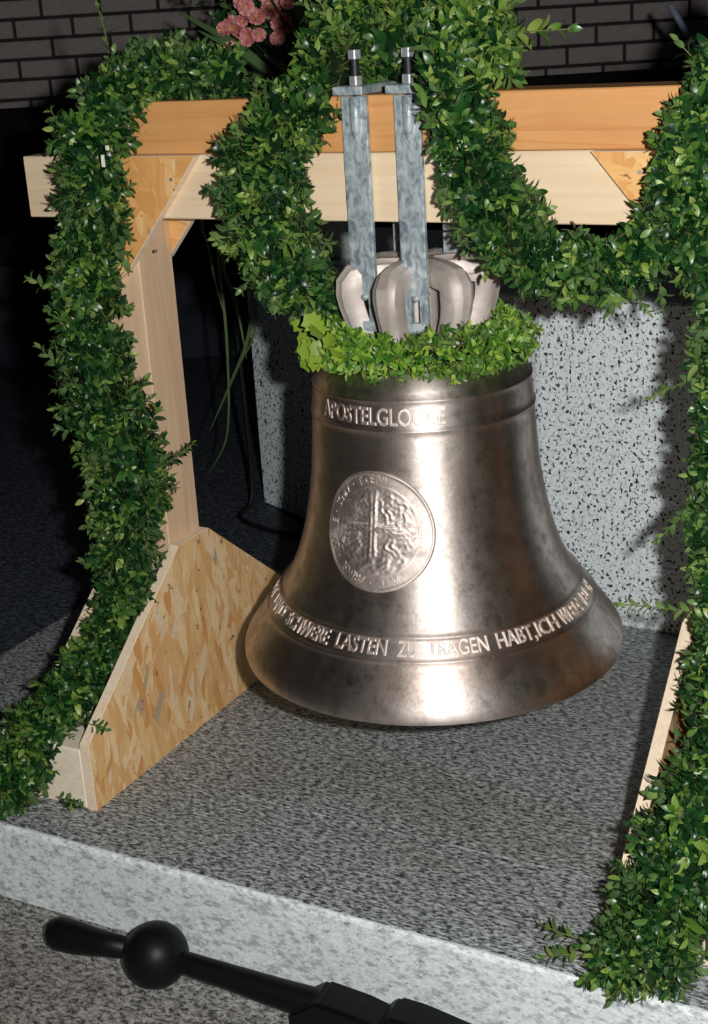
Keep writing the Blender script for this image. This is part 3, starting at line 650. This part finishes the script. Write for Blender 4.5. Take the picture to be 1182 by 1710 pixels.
# wreath round the bell's shoulder
wr = []
for k in range(25):
    a = math.radians(-100+360*k/24); wr.append((.163*math.cos(a), .163*math.sin(a), .866, .036))
wroot = garland('leaf_wreath', [wr], 'bright yellow-green leaf wreath lying around the shoulder of the bell', 'wreath', 3.6, .0215, .55, 51, mats=[M_wreath, M_wreath], base=(0, 0, .85), core=.3, nbig=280)
OT = oak_template(); me = bpy.data.meshes.new('oak_leaf'); me.from_pydata(OT[0].tolist(), [], OT[1]); me.materials.append(M_oak)
for p in me.polygons: p.use_smooth = True
random.seed(5)
for k in range(15):
    a = math.radians(-160+k*3.6+random.uniform(-2, 2)); p = Vector((.178*math.cos(a), .178*math.sin(a), .875+random.uniform(-.02, .022)))
    d = Vector((math.cos(a)*.9, math.sin(a)*.9, random.uniform(-.6, .7))) + rv()*.6
    fm = frame_of(p, d, (CAM-p).normalized()+rv()*.4, random.uniform(.042, .055), 1.1); o = bpy.data.objects.new('oak_leaf', me); COL.objects.link(o); o.parent = wroot
    mm = Matrix([list(r_) for r_ in fm] + [[0, 0, 0, 1]]); mm.translation -= Vector((0, 0, .85)); o.matrix_local = mm
# leafy bunch standing on top of the beam
bun = []
for (x, y, z, r) in ((-.20, .03, 1.335, .05), (-.13, .03, 1.40, .07), (-.04, .055, 1.45, .085), (.05, .055, 1.44, .075), (.12, .02, 1.38, .06), (.15, .0, 1.32, .045)): bun.append((x, y, z, r))
bun2 = [(-.12, .03, 1.44, .06), (-.03, .04, 1.52, .08), (.06, .04, 1.50, .06)]
bun3 = [(-.03, .03, 1.30, .03), (-.02, .04, 1.35, .045), (-.02, .05, 1.42, .06)]
garland('leaf_bunch', [bun, bun2, bun3], 'loose bunch of leafy green branches standing on top of the beam above the bell', 'foliage', 2.1, .029, .8, 61, base=(0, .03, ZT),
        extra=[((-.03, .0, 1.38), (-.1, -.1, 1), .14, .028, True, (0, 0, 0)), ((-.025, .0, 1.34), (.1, -.1, 1), .12, .028, True, (0, 0, 0)), ((-.02, -.0, 1.42), (.1, -.1, -.9), .08, .03, True, (0, 0, 0)), ((-.10, -.03, 1.36), (-.5, -.2, .8), .10, .024, True, (0, 0, 0)),
               ((.08, -.02, 1.42), (.9, 0, .5), .13, .024, False, (0, 0, 0)), ((-.14, -.0, 1.39), (-.7, 0, .6), .10, .026, False, (0, 0, 0))])

# ------------------------------------------------------------------ flower arrangement in a vase on the granite block
VX, VY = -.80, 1.20
fa = empty('flower_arrangement', (VX, VY, BT), label='arrangement of pink flowers and long leaves in a grey vase on the granite block', cat='flowers')
vs, fs = lathe([(BT, .055), (BT+.01, .065), (BT+.10, .078), (BT+.20, .085), (BT+.28, .080), (BT+.30, .086), (BT+.302, .080), (BT+.28, .070), (BT+.27, .0)], 40)
mesh_obj('vase', [(x+VX, y+VY, z) for x, y, z in vs], fs, M_vase, fa)
def ony(px, py, Y):
    d = cf + cr*((px-591)/2335.4) - cu*((py-855)/2335.4); t = (Y-CAM.y)/d.y; return CAM + d*t
random.seed(9)
FL = [(375, 50, 13), (392, 48, 20), (415, 62, 15), (427, 30, 15), (410, 12, 14), (385, 82, 12), (402, 4, 12), (455, 14, 18), (470, 42, 18), (463, 62, 13), (432, 56, 12), (405, 34, 10), (445, -12, 16), (420, -25, 15), (650, 12, 9), (383, 97, 6), (480, 5, 12)]
def blossom(c_, r, toward, name='blossom'):
    vs = []; fs = []; t = toward.normalized(); s1 = t.orthogonal().normalized(); s2 = t.cross(s1)
    b0 = 0
    for ring_ in range(4):
        n = 16-3*ring_; el = .15+ring_*.36; rr = r*(1-.14*ring_)
        for k in range(n):
            a = 2*math.pi*(k+.5*ring_)/n+random.uniform(-.1, .1); rad = s1*math.cos(a)+s2*math.sin(a); d = rad*math.cos(el)+t*math.sin(el); sd = t.cross(rad)
            w_ = rr*.20; b0 = len(vs); vs += [c_, c_+d*rr*.5+sd*w_, c_+d*rr*.5-sd*w_, c_+d*rr*.92+sd*w_*.8+t*rr*.12, c_+d*rr*.92-sd*w_*.8+t*rr*.12, c_+d*rr+t*rr*.18]
            fs += [(b0, b0+1, b0+2), (b0+1, b0+3, b0+4, b0+2), (b0+3, b0+5, b0+4)]
    me = bpy.data.meshes.new(name); me.from_pydata([tuple(v) for v in vs], [], fs); return link(name, me, M_petal, fa)
for (px, py, pr_) in FL:
    Y = 1.18 + random.uniform(-.08, .08); c_ = ony(px, py, Y); r = pr_*1.12/2335.4*(c_-CAM).dot(cf)
    if px == 650: c_ = ony(px, py, 1.0); r = .017
    tw = (CAM-c_).normalized() + rv()*.5
    b_ = blossom(c_, r, tw)
    bm = bmesh.new(); bmesh.ops.create_icosphere(bm, subdivisions=1, radius=r*.22)
    for v in bm.verts: v.co += c_ + tw.normalized()*r*.25
    from_bm('flower_heart', bm, M_yellow, b_, True)
    tube('flower_stem', spline([(VX, VY, BT+.25), ((VX*2+c_.x)/3, VY, BT+.25+(c_.z-BT-.25)*.5), tuple(c_-tw*.01)], 10), .003, M_blade, fa, 5)
def blade(pts, wmax, m=M_blade, name='grass_blade'):
    P = spline(pts, 28); vs = []; fs = []
    for i, p in enumerate(P):
        t = i/27; t_ = (P[min(i+1, 27)]-P[max(i-1, 0)]).normalized(); sd = t_.cross((CAM-p).normalized()).normalized(); w_ = wmax*(math.sin(math.pi*(.08+.92*t)**.8)**.6+.05); n = sd.cross(t_)
        vs += [p-sd*w_, p+n*w_*.4, p+sd*w_]
    for i in range(27): a = 3*i; fs += [(a, a+1, a+4, a+3), (a+1, a+2, a+5, a+4)]
    mesh_obj(name, vs, fs, m, fa)
T0 = Vector((VX, VY, BT+.27))
for dst, Y, wv_ in (([(400, 330), (372, 430), (395, 510), (412, 600)], .95, .006), ([(380, 380), (365, 430), (378, 560), (380, 720), (350, 790)], .95, .0045), ([(395, 380), (420, 470), (415, 560), (385, 640), (350, 720)], .95, .006),
                  ([(350, 330), (352, 430), (372, 520)], .95, .005), ([(400, 400), (425, 500), (423, 560), (400, 610)], .98, .0055)):
    blade([T0, T0+Vector((.0, -.08, .16))] + [ony(x, y, Y) for x, y in dst], wv_)
for x, y, wv_ in ((260, 60, .011), (300, 95, .010), (330, 50, .010), (300, 20, .012), (480, -30, .014), (530, 0, .012), (440, 90, .012), (500, 60, .012), (360, 110, .012)):
    blade([T0, (T0+ony(x, y, 1.15))/2+Vector((0, 0, .06)), ony(x, y, 1.15)], wv_, M_broad, 'long_leaf')
lv = []; st_ = []
for k in range(46):
    px, py = random.uniform(355, 500), random.uniform(0, 150); p = ony(px, py, random.uniform(1.28, 1.38)); sprig(p, Vector((random.uniform(-1, 1), random.uniform(-1, .3), random.uniform(.2, 1))), .09, .034, lv, st_, 0, .016)
build_leaves('foliage', (LV_broad, LF_b), [a for a, b_ in lv], [M_broad], [0]*len(lv), fa)

# ------------------------------------------------------------------ tripod boom stand at the right, behind the frame
def onw(px, py, D):
    d = cf + cr*((px-591)/2335.4) - cu*((py-855)/2335.4); t = D/d.dot(fh); return CAM + d*t
A0, A1 = onw(1118, 8, 3.9), onw(1215, 165, 3.9); sdir = (A1-A0).normalized()
bx = A1 + sdir*.02
mic = empty('boom_stand', (bx.x, bx.y, 0), label='blurred blue-grey boom stand with short cross bar behind the top of the right garland', cat='stand')
tube('boom', [A0, A1 + sdir*.03], .009, M_standm, mic, 10)
Ck = onw(1156, 68, 3.9); B0, B1 = onw(1142, 76, 3.88), onw(1172, 57, 3.88)
tube('cross_bar', [B0, B1], .007, M_nut, mic, 8); tube('pole', [bx, (bx.x, bx.y, .14)], .011, M_standm, mic, 10)
for k in range(3):
    a = 2.1*k+.5; tube('leg', [(bx.x, bx.y, .34), (bx.x+.30*math.cos(a), bx.y+.30*math.sin(a), .012)], .008, M_standm, mic, 8)
